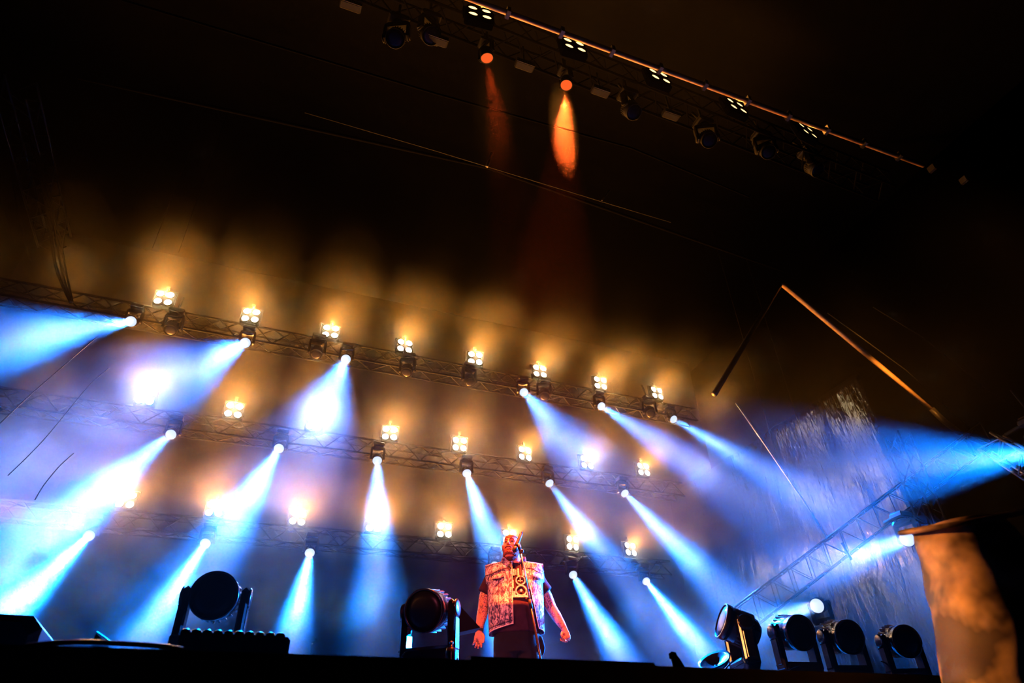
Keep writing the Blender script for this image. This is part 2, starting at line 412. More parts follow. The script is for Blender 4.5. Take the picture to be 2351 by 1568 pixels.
# front truss: two red heads and dark ones, rectangular battens
YF = 5.2
fa, fb = at(760, -30, YF), at(2050, 470, YF)
truss('lighting_truss', fa + V((0, 0, .5)), fb + V((0, 0, .5)), .4, M['void'], 'black front truss above the singer carrying two red spots', bays=34)
for i, (p0, p1, y1, e, g) in enumerate([((1119, 139), (1150, 320), 5.3, 30000, 1), ((1300, 200), (1288, 385), 5.15, 95000, 1)]):
    A, B = at(*p0, YF), at(*p1, y1); d = (B - A).normalized()
    fixture('red', A - d * .14, d, ['dim red spotlight hung left on the front truss', 'bright red spotlight on the front truss with a strong orange beam'][i], 'red spotlights on the front truss', hang=True, scale=.55, hold=A + V((0, 0, .75)))
    spot('red_beam', A + d * .03, A + d, e, (1, .075, .010), 15, .5, .05)
for i, p in enumerate([(1005, 92), (1204, 150), (1378, 210), (1540, 264), (805, 12)]):
    P = at(*p, YF); u = (at(p[0] + 20, p[1] + 7, YF) - at(p[0] - 20, p[1] - 7, YF)).normalized()
    t = empty('batten_light', P); ang = math.atan2(u.z, u.x); t.rotation_euler = (0, -ang, 0)
    MB().box((0, 0, 0), (.30, .12, .10), ch=.015).build('housing', M['matte'], t)
    fr = MB()
    for z in (-.046, .046): fr.box((0, -.062, z), (.29, .008, .008))
    for x in (-.145, .145): fr.box((x, -.062, 0), (.008, .008, .10))
    for k in range(9): fr.box((-.12 + .03 * k, -.062, 0), (.014, .004, .07))
    fr.build('grille', M['alu_dark'], t); MB().tube((0, 0, .04), (0, 0, .5), .015, 8).build('clamp_pole', M['matte'], t)
    tag(t, '%s small rectangular batten light on the front truss, faintly lit brown' % ['second', 'third', 'fourth', 'fifth', 'first'][i], 'stage light', 'battens on the front truss')
for i, p in enumerate([(1448, 252), (1760, 345), (1868, 385), (1625, 318), (985, 78), (910, 86)]):
    fixture('dark', at(*p, YF), V((.2 * (-1) ** i, -.4, -1)), 'unlit moving head hung on the front truss, %s counted from the left' % ['fourth', 'sixth', 'outermost', 'fifth', 'third', 'second'][i] if i not in (4, 5) else 'unlit moving head hung on the front truss, %s counted from the left' % ['second', 'first'][i - 4], 'parked moving heads on the front truss', hang=True, scale=.75, hold=at(*p, YF) + V((0, 0, .85)))

# fascia pipe and its row of blinders
yq = 4.0
qa, qb = at(1080, -2, yq), at(1905, 301, yq)
ux = (qb - qa).normalized()
t = empty('fascia_beam', qa - ux * 3); MB().tube((0, 0, 0), ux * ((qb - qa).length + 5), .035, 10).build('pipe', mat('weathered_pipe', (.22, .11, .04), .5, .3, scale=5, noise_amt=.5), t)  # orange of the lamp light is put into the pipe's base colour
sl = MB()
for k in range(16): sl.box(ux * (.5 + .75 * k), (.05, .11, .11))
sl.build('coupler', M['alu_dark'], t)
tag(t, 'long roof edge beam at the top, lit orange by the blinders below it', 'beam')
for i, p in enumerate([(1101, 32), (1318, 106), (1513, 177), (1690, 245), (1853, 302)]):
    P = at(*p, 4.2)
    blinder(P, (-.12, 0, .05 * (i - 2)), '%s blinder from the left below the orange lit roof edge beam' % ORD[i], 'blinders below the roof edge beam', cell='cell_front')
    k_ = (P - qa).dot(ux); MB().tube((0, .05, .28), Euler((-.12, 0, .05 * (i - 2))).to_matrix().inverted() @ (qa + ux * k_ - P), .014, 8).build('clamp_pole', M['matte'], bpy.data.objects['blinder_light.%03d' % (24 + i)])
    spot('front_blinder_beam', P + V((0, -.06, 0)), P + V((0, -1, .0)), 110, AMBER, 155, 1, .10)

# roof beams across the stage
def beam(name, pts, Y, r, m, label, cat='beam'):
    ps = [at(*p, Y) for p in pts]; root = ps[0]
    mb = MB(); mb.path([p - root for p in ps], r, 10)
    o = mb.build(name, m); o.location = root; tag(o, label, cat); return o
beam('roof_beam', [(180, 178), (1120, 385), (1800, 622)], 8.6, .035, M['void'], 'lower roof beam crossing the dark from the upper left down to the right')
beam('roof_beam', [(280, 0), (1000, 215), (1450, 340), (1720, 452)], 7.0, .022, M['void'], 'upper thin roof beam behind the two red beams')
beam('roof_pipe', [(700, 258), (1000, 346), (1380, 462), (1540, 510)], 7.9, .010, M['matte'], 'thin bright edged roof pipe just above the lower roof beam', 'pipe')
beam('roof_strut', [(1118, 382), (1129, 352)], 7.8, .03, M['alu_dark'], 'short upright strut on the roof pipe below the dim red beam', 'strut')
beam('roof_strut', [(1382, 460), (1400, 436)], 7.8, .012, M['alu_dark'], 'thin short strut on the roof pipe below the bright red beam', 'strut')
beam('gable_beam', [(1795, 652), (2140, 940)], 9.0, .06, mat('yellowed_beam', (.55, .36, .18), .5, .1), 'sloping roof beam at the right lit bright orange', 'beam')  # first gable beam: orange lamp light painted into its base colour
beam('gable_beam', [(1790, 655), (1640, 905)], 9.0, .06, M['alu_dark'], 'dark sloping roof beam falling left from the top of the orange beam', 'beam')
beam('tarpaulin_bundle', [(2138, 938), (2165, 965), (2205, 995)], 9.0, .07, M['alu_dark'], 'crumpled strap bundle at the lower end of the orange beam', 'strap')
beam('gable_pipe', [(2005, 705), (2120, 775), (2260, 890), (2335, 940)], 7.5, .012, M['matte'], 'thin faint pipe high at the right edge, above the other faint pipe', 'pipe')
beam('gable_pipe', [(1900, 718), (2080, 850), (2185, 945), (2230, 985)], 8.0, .012, M['matte'], 'thin faint pipe between the orange beam and the outer pipe', 'pipe')
beam('side_rod', [(1690, 925), (1760, 1025), (1852, 1160), (1904, 1244)], 9.5, .022, M['alu'], 'slanting rod in front of the side tarpaulin, pink at its lower end', 'rod')
beam('side_rod', [(1932, 1246), (1955, 1285)], 7.5, .02, M['alu'], 'short bright rod crossing the side blue beam', 'rod')

# right raker truss and end truss
truss('raker_truss', at(2262, 1000, 7.0), at(1700, 1425, 9.6), .40, M['alu_dark'], 'long lattice truss slanting down to the left across the side blue beams', bays=30, r=.017)
truss('corner_truss', at(2275, 1015, 6.6), at(2420, 1110, 6.0), .36, M['alu'], 'short lattice truss at the right edge in the blue light', bays=6)
# side tower for the side heads
truss('tower_truss', (11.1, 7.6, FLOOR), (11.1, 7.6, 6.9), .30, M['matte'], 'dark upright tower truss behind the two right side beams', up=(0, 1, 0))

# left depth truss with cables
LX = -6.0
pa, pb, pc = atx(35, 200, LX), atx(100, 470, LX), atx(160, 690, LX)
truss('roof_side_truss', pa, pc, .55, M['alu_dark'], 'dark lattice truss running back along the roof at the far left', bays=16)
def cable(name, pts, Y, r, m, label, cat='cable'):
    ps = [at(*p, Y) if len(p) == 2 else at(p[0], p[1], p[2]) for p in pts]
    root = ps[0]; cu = []
    for i in range(len(ps) - 1):
        p0 = ps[max(i - 1, 0)]; p1 = ps[i]; p2 = ps[i + 1]; p3 = ps[min(i + 2, len(ps) - 1)]
        for k in range(6):
            t = k / 6; cu.append(.5 * ((2 * p1) + (p2 - p0) * t + (2 * p0 - 5 * p1 + 4 * p2 - p3) * t * t + (3 * p1 - p0 - 3 * p2 + p3) * t ** 3))
    cu.append(ps[-1])
    o = MB().path([p - root for p in cu], r, 7).build(name, m); o.location = root; tag(o, label, cat); return o
for i, (dx, r) in enumerate(((0, .028), (7, .02), (13, .02))):
    cable('power_cable', [(66 + dx * .5, 300), (78 + dx * .7, 350), (100 + dx, 440), (118 + dx * 1.4, 540), (128 + dx * 1.6, 610), (146 + dx, 660), (163 + dx * .3, 695)], 11.5, r, M['gloss'],
          ['thick leftmost', 'thin middle', 'thin rightmost'][i] + ' cable of the bundle hanging from the left roof truss')
cable('power_cable', [(28, 400), (45, 495), (60, 570), (72, 600)], 12, .02, M['gloss'], 'short cable left of the cable bundle on the left roof truss')
cable('guy_wire', [(0, 972), (60, 915), (140, 845), (220, 775)], 9.0, .007, M['alu_dark'], 'upper slack wire at the left under the leftmost blue beam', 'wire')
cable('guy_wire', [(18, 1092), (100, 1010), (200, 890), (250, 845)], 9.0, .006, M['alu_dark'], 'middle slack wire at the left through the blue haze', 'wire')
cable('guy_wire', [(80, 1148), (100, 1115), (135, 1072), (170, 1040)], 9.0, .007, M['alu_dark'], 'short lowest slack wire at the left through the blue haze', 'wire')
for i, (x, y1) in enumerate(((350, 570), (410, 580), (1787, 1060), (1842, 1000))):
    P = at(x, y1, 10.8 if x < 900 else 9.6); o = MB().tube((0, 0, 0), (0, 0, 14.55 - P.z), .006, 6).build('hoist_chain', M['matte']); o.location = P
    tag(o, ['left of the pair of thin hoist chains hanging above the leftmost blinders', 'right of the pair of thin hoist chains hanging above the leftmost blinders', 'left thin hoist chain in front of the side tarpaulin', 'right thin hoist chain in front of the side tarpaulin'][i], 'chain')

# side heads on the right
for i, (p0, p1, y0, y1, e) in enumerate([((2400, 1040), (1900, 1085), 5.8, 6.2, 50000), ((2082, 1238), (1800, 1330), 7.3, 6.5, 40000), ((1875, 1391), (1740, 1432), 8.2, 7.4, 30000)]):
    A, B = at(*p0, y0), at(*p1, y1); d = (B - A).normalized()
    fixture('blue', A - d * .17 * (1.1, .72, .66)[i], d, ['side moving head beyond the right edge with the widest blue beam', 'side moving head at the right with a white lens aimed left above the dark post', 'lowest side moving head at the right just above the floor heads'][i], 'blue side moving heads at the right', hang=(i < 2), scale=(1.1, .72, .66)[i], hold=(A + V((0, 0, 1.2)), V((11.1, 7.6, A.z + .4)), V((A.x, A.y, FLOOR)))[i])
    spot('side_blue_beam', A + d * .03, A + d, e * 1.3, BLUE, [22, 15, 13][i], .5, .1)
    disk('side_beam_core', A + d * .03, d, P_CORE * .7, BLUE_CORE, 10, .08)

# ------------------------------------------------------------------ stage front
RT = FLOOR + .25
o = MB().box((0, 0, 0), (11.5, .75, .25), ch=.01).build('platform', M['deck']); o.location = (3.2, 4.72, FLOOR + .125)
tag(o, 'long low black platform on the stage that carries the floor moving heads', 'platform')
CAMD = lambda p: (CAM - p).normalized()
def floor_head(px, direction, label, pan=None):
    P = atz(px[0], px[1], RT + .48)
    return fixture('off', P, direction(P) if callable(direction) else direction, label, 'floor moving heads at the stage front', scale=.8, pan=pan)
floor_head((497, 1372), lambda p: CAMD(p) + V((-.30, 0, .10)), 'large dark moving head at the left stage front, blue haze under its round head', pan=-.12)
floor_head((988, 1402), lambda p: CAMD(p) + V((-.45, 0, -.02)), 'dark moving head beside the singer with glossy blue edges on its yoke')
floor_head((1692, 1440), V((-.9, .30, .42)), 'moving head seen from the side at the right, aimed left, blue lit yoke arm')
floor_head((1817, 1452), lambda p: CAMD(p) + V((.62, 0, .02)), 'second moving head of the right floor row, counted from the left')
floor_head((1930, 1462), lambda p: CAMD(p) + V((.62, 0, .02)), 'third moving head of the right floor row, counted from the left')
floor_head((2062, 1472), lambda p: CAMD(p) + V((.62, 0, .02)), 'rightmost moving head of the row, half lost in the dark beside the orange post')
spot('gable_wash_lamp', (6.0, 4.5, 9.5), at(2085, 893, 9.0), 26000, AMBER, 11, .8, .1)  # added fill with no fixture, brightens the orange gable beam
spot('side_wash_lamp', (-4.5, 4.0, 3.6), (5.0, 4.7, 2.55), 2600, (1.0, .30, .08), 7, .5, .15)  # added unseen fill, puts orange on the right floor heads

def place(mb, name, m, P, rot=(0, 0, 0), label=None, cat=None):
    o = mb.build(name, m); o.location = P; o.rotation_euler = rot
    if label: tag(o, label, cat)
    return o
# stepped connector box
P = at(385, 1462, 4.75); b = MB()
b.box((0, 0, -.05), (.13, .25, .17), ch=.01); b.box((.05, 0, .06), (.07, .2, .10), ch=.01); b.box((-.08, 0, -.08), (.07, .2, .11), ch=.01)
place(b, 'connector_box', M['black'], V((P.x, 4.75, RT + .136)), (0, 0, 0), 'small stepped black box left of the big left floor moving head', 'box')
# stage monitor
mw = MB(); xs = -2.1
mw.box((0, 0, .14), (1.30, .5, .278), ch=.045)
P = at(108, 1440, 3.25)
t = empty('stage_monitor', (P.x - .66, 3.45, FLOOR))
mw.build('cabinet', M['black'], t)
g = MB(); g.box((0, -.253, .14), (1.1, .008, .18)); g.build('grille', M['alu_dark'], t)
MB().path([(.652, -.1, .16), (.675, -.1, .16), (.675, .1, .16), (.652, .1, .16)], .008, 8).build('handle', M['chrome'], t)
tag(t, 'low black stage monitor cut by the left edge of the picture', 'speaker')
# light bar with domes
A, B = at(400, 1480, 3.1), at(690, 1490, 3.1); L = B.x - A.x
t = empty('light_bar', (A.x, 3.1, FLOOR))
bb = MB(); bb.box((L / 2 - .02, 0, .113), (L - .06, .10, .186), ch=.012); bb.box((L - .035, 0, .075), (.03, .09, .12)); bb.box((L - .012, 0, .06), (.025, .07, .10)); bb.build('housing', M['black'], t)
for s in (.08, L - .1): MB().box((s, 0, .01), (.04, .16, .02)).build('foot', M['rubber'], t)
for k in range(10):
    MB().lathe([(.022, 0), (.022, .016), (.019, .027), (.011, .033), (.002, .035)], 16, Matrix.Translation((.03 + (L - .12) / 9 * k, 0, .196))).build('lamp_dome', M['gloss'], t)
tag(t, 'low black light bar topped by a row of round domes beside the left moving head', 'stage light')
# wedge behind the middle head
pts = [(1052, 1386), (1103, 1441), (1052, 1452)]; Yw = 4.98
w3 = [at(*p, Yw) for p in pts]; c0 = w3[0]
vs = [p - c0 for p in w3] + [p - c0 + V((.02, .16, 0)) for p in w3]
t = empty('wedge_panel', c0)
MB().add(vs, [(0, 1, 2), (5, 4, 3), (0, 3, 4, 1), (1, 4, 5, 2), (2, 5, 3, 0)]).build('panel', M['matte'], t)
MB().box((.006, .05, .004), (.022, .05, .03), ch=.004).build('knob', M['chrome'], t)
sp = MB(); sp.tube((.02, .08, -.15), (.02, .08, RT - c0.z), .015); sp.box((.02, .08, RT - c0.z + .012), (.14, .12, .02)); sp.build('stand', M['black'], t)
tag(t, 'black triangular panel with blue lit top edge right of the middle moving head', 'panel')
P = at(1043, 1496, 4.35)
t = empty('canister', (P.x, 4.42, RT)); MB().lathe([(.034, 0), (.036, .01), (.036, .16), (.030, .185), (.012, .195), (.012, .215)], 20).build('body', M['gloss'], t)
MB().lathe([(.015, .212), (.015, .225), (.006, .23)], 12).build('cap', M['chrome'], t)
tag(t, 'small glossy canister lit blue at the right foot of the middle moving head', 'canister')
# cable hump, small wedge, antenna, floor cover, bundle
cable('stage_cable', [(60, 1483, 2.45), (120, 1477, 2.45), (190, 1474.5, 2.45), (270, 1477.5, 2.45), (370, 1484, 2.45), (420, 1492, 2.45)], 2.45, .0085, M['gloss'], 'thick black cable arching over the stage edge at the left')
P = at(262, 1481, 3.0); Q = at(221, 1453, 3.0)
b = MB(); d = Q - P
b.add([V((0, 0, -.02)), d * 1.0, d * .93 + V((-.01, 0, -.03)), V((-.02, 0, -.06)) + d * .5] + [p + V((0, .05, 0)) for p in (V((0, 0, -.02)), d * 1.0, d * .93 + V((-.01, 0, -.03)), V((-.02, 0, -.06)) + d * .5)],
      [(0, 1, 2, 3), (7, 6, 5, 4), (0, 4, 5, 1), (1, 5, 6, 2), (2, 6, 7, 3), (3, 7, 4, 0)])
t = empty('tilted_plate', P); b.build('plate', M['gloss'], t)
MB().tube(d * .02 + V((0, -.002, .002)), d + V((0, -.002, .004)), .0028, 6).build('edge_strip', M['chrome'], t)
lg = MB(); lg.tube(d * .8 + V((0, .02, -.03)), V((d.x * .8, .02, FLOOR - P.z)), .012); lg.build('leg', M['black'], t)
tag(t, 'small tilted plate with a bright upper edge on the stage floor at the left', 'plate')
P = at(714, 1504, 3.0); Q = at(725, 1468, 3.0); Q2 = at(717, 1477, 3.0); f0 = V((P.x - .005, 3.0, FLOOR))
t = empty('antenna', f0); MB().path([(0, 0, 0), P - f0, Q2 - f0], .0014, 6).build('stem', M['black'], t)
MB().tube(Q2 - f0, Q - f0, .001, 6).build('tip_wire', M['black'], t)
for q in (Q, Q2): MB().lathe([(.0005, -.004), (.004, 0), (.0005, .004)], 10, Matrix.Translation(q - f0)).build('bead', M['chrome'], t)
tag(t, 'hair thin antenna with two tiny bright beads right of the light bar', 'antenna')
P0, P1 = at(1080, 1503, 2.42), at(1502, 1521, 2.42)
fc = MB(); Lc = P1.x - P0.x; hh = P1.z - FLOOR
fc.add([(0, 0, 0), (Lc + .02, 0, 0), (Lc, 0, hh), (0, 0, hh), (0, .5, 0), (Lc + .02, .5, 0), (Lc, .5, hh), (0, .5, hh)], [(0, 1, 2, 3), (7, 6, 5, 4), (0, 4, 5, 1), (1, 5, 6, 2), (2, 6, 7, 3), (3, 7, 4, 0)])
place(fc, 'floor_cover', M['black'], V((P0.x, 2.42, FLOOR)), (0, 0, 0), 'flat black cover on the stage edge in front of the singer', 'floor cover')
P = at(1552, 1530, 2.9); Q = at(1544, 1497, 2.9)
bd = MB(); hgt = Q.z - FLOOR
bd.path([(.03, 0, 0), (.025, 0, hgt * .45), (.006, 0, hgt * .78), (-.006, 0, hgt * .92)], [.040, .034, .022, .016], 12)
bd.path([(-.006, 0, hgt * .86), (-.012, -.004, hgt * .97), (-.010, 0, hgt * 1.0)], [.020, .018, .004], 12)
place(bd, 'gaffer_bundle', M['fabric_black'], V((P.x, 2.9, FLOOR)), (0, 0, 0), 'small hunched black cloth bundle on the stage floor between singer and right moving heads', 'bundle')
P = at(1672, 1515, 4.3)
t = empty('dish_light', (P.x, 4.45, RT))
MB().lathe([(.02, -.03), (.09, -.02), (.125, .02), (.13, .03), (.11, .022), (.02, -.01)], 28, Matrix.Translation((0, 0, .16)) @ Euler((.25, -.55, 0)).to_matrix().to_4x4()).build('dish', M['gloss'], t)
MB().tube((0, 0, 0), (0, 0, .15), .015).build('stem', M['black'], t)
MB().tube((.02, -.05, .10), (.11, -.06, .17), .005, 6).build('handle', M['chrome'], t)
tag(t, 'tilted round black dish with a white reflection at the foot of the side-on moving head', 'dish')
for i, (pts, lb) in enumerate([([(2022, 1518), (2036, 1524), (2046, 1538), (2049, 1552)], 'curved glossy cable rim lit blue below the rightmost floor moving head'),
                               ([(2060, 1552), (2110, 1546), (2150, 1556), (2170, 1566)], 'dark cable lying in front of the rightmost floor moving head'),
                               ([(1795, 1545), (1808, 1543), (1822, 1535), (1836, 1530)], 'short cable end lit orange below the second moving head of the right floor row')]):
    cable('stage_cable', pts, 4.2, .006 if i != 1 else .009, M['gloss'], lb)

# ------------------------------------------------------------------ blurred post in the right foreground
def rust():
    m, nt, b = new_mat('mottled_wrap')
    tc = nt.nodes.new('ShaderNodeTexCoord'); n = nt.nodes.new('ShaderNodeTexNoise'); n.inputs['Scale'].default_value = 4.5; n.inputs['Detail'].default_value = 3
    nt.links.new(tc.outputs['Object'], n.inputs['Vector'])
    r = nt.nodes.new('ShaderNodeValToRGB'); nt.links.new(n.outputs[0], r.inputs[0])
    r.color_ramp.elements[0].position = .42; r.color_ramp.elements[0].color = (.05, .03, .02, 1)
    r.color_ramp.elements[1].position = .62; r.color_ramp.elements[1].color = (.85, .62, .36, 1)
    nt.links.new(r.outputs[0], b.inputs['Base Color']); b.inputs['Roughness'].default_value = .6
    return m
M['wrap'] = rust()
PC = at(2290, 1400, 1.75); PT = at(2204, 1195, 1.75)
t = empty('post', (PC.x, 1.75, 0)); zt = PT.z
prof = [(.30, 0), (.29, .8), (.275, 1.5), (.262, PC.z - .25), (.235, PC.z), (.195, PC.z + .2), (.165, zt - .03)]
lm = MB(); n = 40; vs = []; pr = []
for k in range(len(prof) - 1):
    for j in range(8): u = j / 8; pr.append((prof[k][0] * (1 - u) + prof[k + 1][0] * u, prof[k][1] * (1 - u) + prof[k + 1][1] * u))
pr.append(prof[-1])
lm.lathe(pr, n); lm.v = [tuple(V(p) + V((p[0], p[1], 0)).normalized() * (.022 * noise.noise(V(p) * 7) + .03 * noise.noise(V(p) * 3))) for p in lm.v]
lm.build('shaft', M['wrap'], t)
MB().lathe([(.16, -.010), (.226, -.010), (.232, -.004), (.232, .004), (.226, .010), (.02, .012)], 44, Matrix.Translation((0, 0, zt - .01)) @ Matrix.Rotation(math.radians(-16), 4, V((.62, -.78, 0)) * -1)).build('lid', M['wrap'], t)
tag(t, 'blurred mottled post with a flat round lid in the right foreground, lit orange', 'post')

# ------------------------------------------------------------------ the singer
PR = empty('person', (2.49, 6.0, FLOOR), (0, 0, math.radians(-22.5)))
tag(PR, 'person at the microphone in acid washed denim vest and printed black shirt, looking up', 'person')

def lerp_tab(tab, z):
    if z <= tab[0][0]: return tab[0][1:]
    for a, b in zip(tab, tab[1:]):
        if z <= b[0]:
            u = (z - a[0]) / (b[0] - a[0]); u = u * u * (3 - 2 * u) * .5 + u * .5
            return tuple(p * (1 - u) + q * u for p, q in zip(a[1:], b[1:]))
    return tab[-1][1:]
TORSO = [(.80, .185, .140, .0), (.88, .205, .160, -.005), (.98, .222, .182, -.02), (1.08, .226, .188, -.025), (1.20, .222, .165, -.012),
         (1.32, .215, .140, .0), (1.40, .200, .118, .008), (1.455, .155, .090, .015), (1.49, .095, .072, .018), (1.52, .072, .070, .012)]
def front_y(x, z, off=0.0, s=-1):
    rx, ry, cy_ = lerp_tab(TORSO, z); u = min(.985, abs(x) / (rx + off))
    return cy_ + s * (ry + off) * (1 - u ** 2.3) ** (1 / 2.3)

def loft(mb, rings, n=28, p=2.0):
    """rings: (cx, cy, z, rx, ry) stacked in z"""
    vs = []
    for cx, cyy, z, rx, ry in rings:
        for k in range(n):
            g = 2 * math.pi * k / n; c, s = math.cos(g), math.sin(g)
            vs.append((cx + rx * math.copysign(abs(c) ** (2 / p), c), cyy + ry * math.copysign(abs(s) ** (2 / p), s), z))
    fs = []
    for i in range(len(rings) - 1):
        for k in range(n): j = (k + 1) % n; fs.append((i * n + k, i * n + j, i * n + n + j, i * n + n + k))
    fs += [tuple(range(n))[::-1], tuple(range((len(rings) - 1) * n, len(rings) * n))]
    mb.add(vs, fs, None, True)
def blob(mb, c, r, M4=None, n=14):
    r = r if hasattr(r, '__len__') else (r, r, r); vs = []; m_ = 9
    pr = [(max(.001, math.sin(math.pi * i / m_)), -math.cos(math.pi * i / m_)) for i in range(m_ + 1)]
    T = Matrix.Translation(c) @ Matrix.Diagonal((*r, 1)); mb.lathe(pr, n, (M4 @ T) if M4 else T)
def remeshed(mb, name, m, parent, voxel, smooth=2, wob=None):
    o = mb.build(name, m); r = o.modifiers.new('r', 'REMESH'); r.mode = 'VOXEL'; r.voxel_size = voxel; r.use_smooth_shade = True
    if smooth: sm = o.modifiers.new('s', 'SMOOTH'); sm.iterations = smooth; sm.factor = .5
    bpy.context.view_layer.update()
    dg = bpy.context.evaluated_depsgraph_get(); me = bpy.data.meshes.new_from_object(o.evaluated_get(dg))
    o.modifiers.clear(); old = o.data; o.data = me; me.name = name; bpy.data.meshes.remove(old)
    if not me.materials: me.materials.append(m)
    if wob:
        for v in me.vertices: v.co = V(wob(v.co))
    for p in me.polygons: p.use_smooth = True
    o.parent = parent; return o

# head ---------------------------------------------------------------
HT = Matrix.Translation((-.022, -.018, 1.664)) @ Matrix.Rotation(math.radians(-16), 4, 'Z') @ Matrix.Rotation(math.radians(-15), 4, 'X')
def head_pt(d, off=0.0):
    d = V(d).normalized(); x, y, z = d
    ax, ay, az = .083, .100, .124
    if z < 0: ax *= 1 - .10 * (-z); ay *= 1 - .04 * (-z)
    if y > 0: ay *= 1.02
    p = V((x * (ax + off), y * (ay + off), z * (az + off)))
    if y < 0:                                    # flatter face, jaw forward
        p.y *= 1 - .10 * math.exp(-(x / .5) ** 2) * (1 if z > -.5 else .3)
        if z < -.3: p.y -= .012 * min(1, (-z - .3) / .4)
        for s in (-1, 1):                        # eye sockets
            p.y += .013 * math.exp(-(((p.x - s * .031) / .015) ** 2 + ((p.z - .014) / .011) ** 2))
            p.y -= .006 * math.exp(-(((p.x - s * .045) / .02) ** 2 + ((p.z + .022) / .02) ** 2))   # cheek
        p.y -= .007 * math.exp(-((p.z - .034) / .009) ** 2 - (p.x / .06) ** 4)                      # brow
    return p
def sphere_grid(nu, nv, fn, keep=None):
    vs = []; idx = {}; fs = []
    for j in range(nv + 1):
        for i in range(nu):
            a = 2 * math.pi * i / nu; b = math.pi * j / nv
            d = (math.sin(b) * math.cos(a), math.sin(b) * math.sin(a), math.cos(b)); idx[(i, j)] = len(vs); vs.append(fn(d))
    for j in range(nv):
        for i in range(nu):
            q = [(i, j), (i, j + 1), ((i + 1) % nu, j + 1), ((i + 1) % nu, j)]
            if keep:
                a = 2 * math.pi * (i + .5) / nu; b = math.pi * (j + .5) / nv
                if not keep((math.sin(b) * math.cos(a), math.sin(b) * math.sin(a), math.cos(b))): continue
            fs.append(tuple(idx[t] for t in q))
    return vs, fs
body = MB()
vs, fs = sphere_grid(48, 40, head_pt); body.add(vs, fs, HT, True)
body.path([(0, -.094, .030), (0, -.103, .008), (0, -.113, -.018), (0, -.112, -.028)], [(.008, .008), (.009, .010), (.011, .014), (.008, .012)], 12, HT, upv=(0, -1, 0))
for s in (-1, 1):
    blob(body, (s * .012, -.102, -.026), (.0085, .011, .008), HT)
    blob(body, (s * .086, .012, -.006), (.010, .020, .034), HT)                 # ears
    body.path([(s * .008, -.098, .036), (s * .030, -.099, .042), (s * .055, -.082, .036)], [.006, .0065, .005], 8, HT)
body.path([(-.026, -.094, -.062), (0, -.103, -.058), (.026, -.094, -.062)], [.003, .0055, .003], 8, HT)
body.path([(-.024, -.092, -.069), (0, -.101, -.071), (.024, -.092, -.069)], [.003, .0065, .003], 8, HT)
blob(body, (0, -.080, -.098), (.026, .022, .022), HT)
blob(body, (0, -.045, -.112), (.050, .050, .026), HT)                            # under the chin
# neck, torso, legs
body.path([(-.004, .022, 1.46), (-.006, .020, 1.53), (-.014, .012, 1.60)], [(.078, .080), (.070, .074), (.066, .070)], 24)
loft(body, [(0, c, z, rx * .97, ry * .97) for z, rx, ry, c in TORSO], 32, 2.2)
for s in (-1, 1):
    body.path([(s * .09, 0, .86), (s * .105, 0, .70), (s * .12, -.01, .47), (s * .13, .01, .25), (s * .135, .02, .08)], [.105, .095, .066, .062, .045], 18)
    body.path([(s * .06, .01, 1.42), (s * .14, .012, 1.425), (s * .195, .012, 1.405)], [.07, .075, .07], 16)
SH = {-1: [(-.19, .012, 1.40), (-.25, .018, 1.30), (-.292, .022, 1.20), (-.306, .030, 1.10), (-.322, .004, 1.02), (-.336, -.030, .955), (-.338, -.048, .915)],
      1: [(.19, .012, 1.39), (.245, .018, 1.29), (.300, .025, 1.19), (.338, .035, 1.09), (.380, .010, 1.01), (.420, -.025, .935), (.436, -.038, .900)]}
RA = [.070, .064, .057, .052, .049, .037, .031]
for s in (-1, 1): body.path(SH[s], RA, 18)
# viewer-left hand: open, hanging, fingers curled a little
def hand(mb, wrist, palm_dir, across, nrm, curls, side, fist=False):
    w = V(wrist); d = V(palm_dir).normalized(); a = V(across).normalized(); nn = V(nrm).normalized()
    mb.path([w - d * .02, w + d * .02, w + d * .055, w + d * .088], [(.020, .029), (.019, .034), (.017, .041), (.014, .040)], 14, upv=nn)
    Lf = [.070, .078, .073, .056]
    for k in range(4):
        base = w + d * (.085 if k in (1, 2) else .080) + a * ((k - 1.5) * .0215); cur = curls[k]
        pts = [base - d * .02, base]; dd = d.copy()
        for seg, fr in enumerate((.45, .32, .26)):
            ang = cur * (1.0 if seg else .8); dd = (Matrix.Rotation(ang, 3, a) @ dd) if not fist else (Matrix.Rotation(ang * 1.0, 3, a) @ dd)
            pts.append(pts[-1] + dd * Lf[k] * fr + a * ((k - 1.5) * .0022))
        mb.path(pts, [.0095, .0098, .0092, .0085, .0068], 10)
    t0 = w + d * .028 - a * side * .030; t1 = t0 - a * side * .018 + d * .026 + nn * .010; 
    t2 = t1 + d * .032 - a * side * (.004 if not fist else -.014) + nn * .006; t3 = t2 + d * .024 + a * side * (.004 if not fist else .022)
    mb.path([t0, t1, t2, t3], [.016, .0125, .0108, .0085], 10)
# viewer left: thumb on the inner (right) side, back of hand outward-left
hand(body, (-.342, -.052, .895), (-.10, -.10, -1), (-.94, .25, .05), (.10, -1, .10), [.16, .20, .26, .32], 1)
# viewer right: loose fist
hand(body, (.442, -.042, .885), (.22, -.12, -1), (.80, .55, .10), (-.5, -.85, .0), [1.25, 1.3, 1.35, 1.35], 1, fist=True)

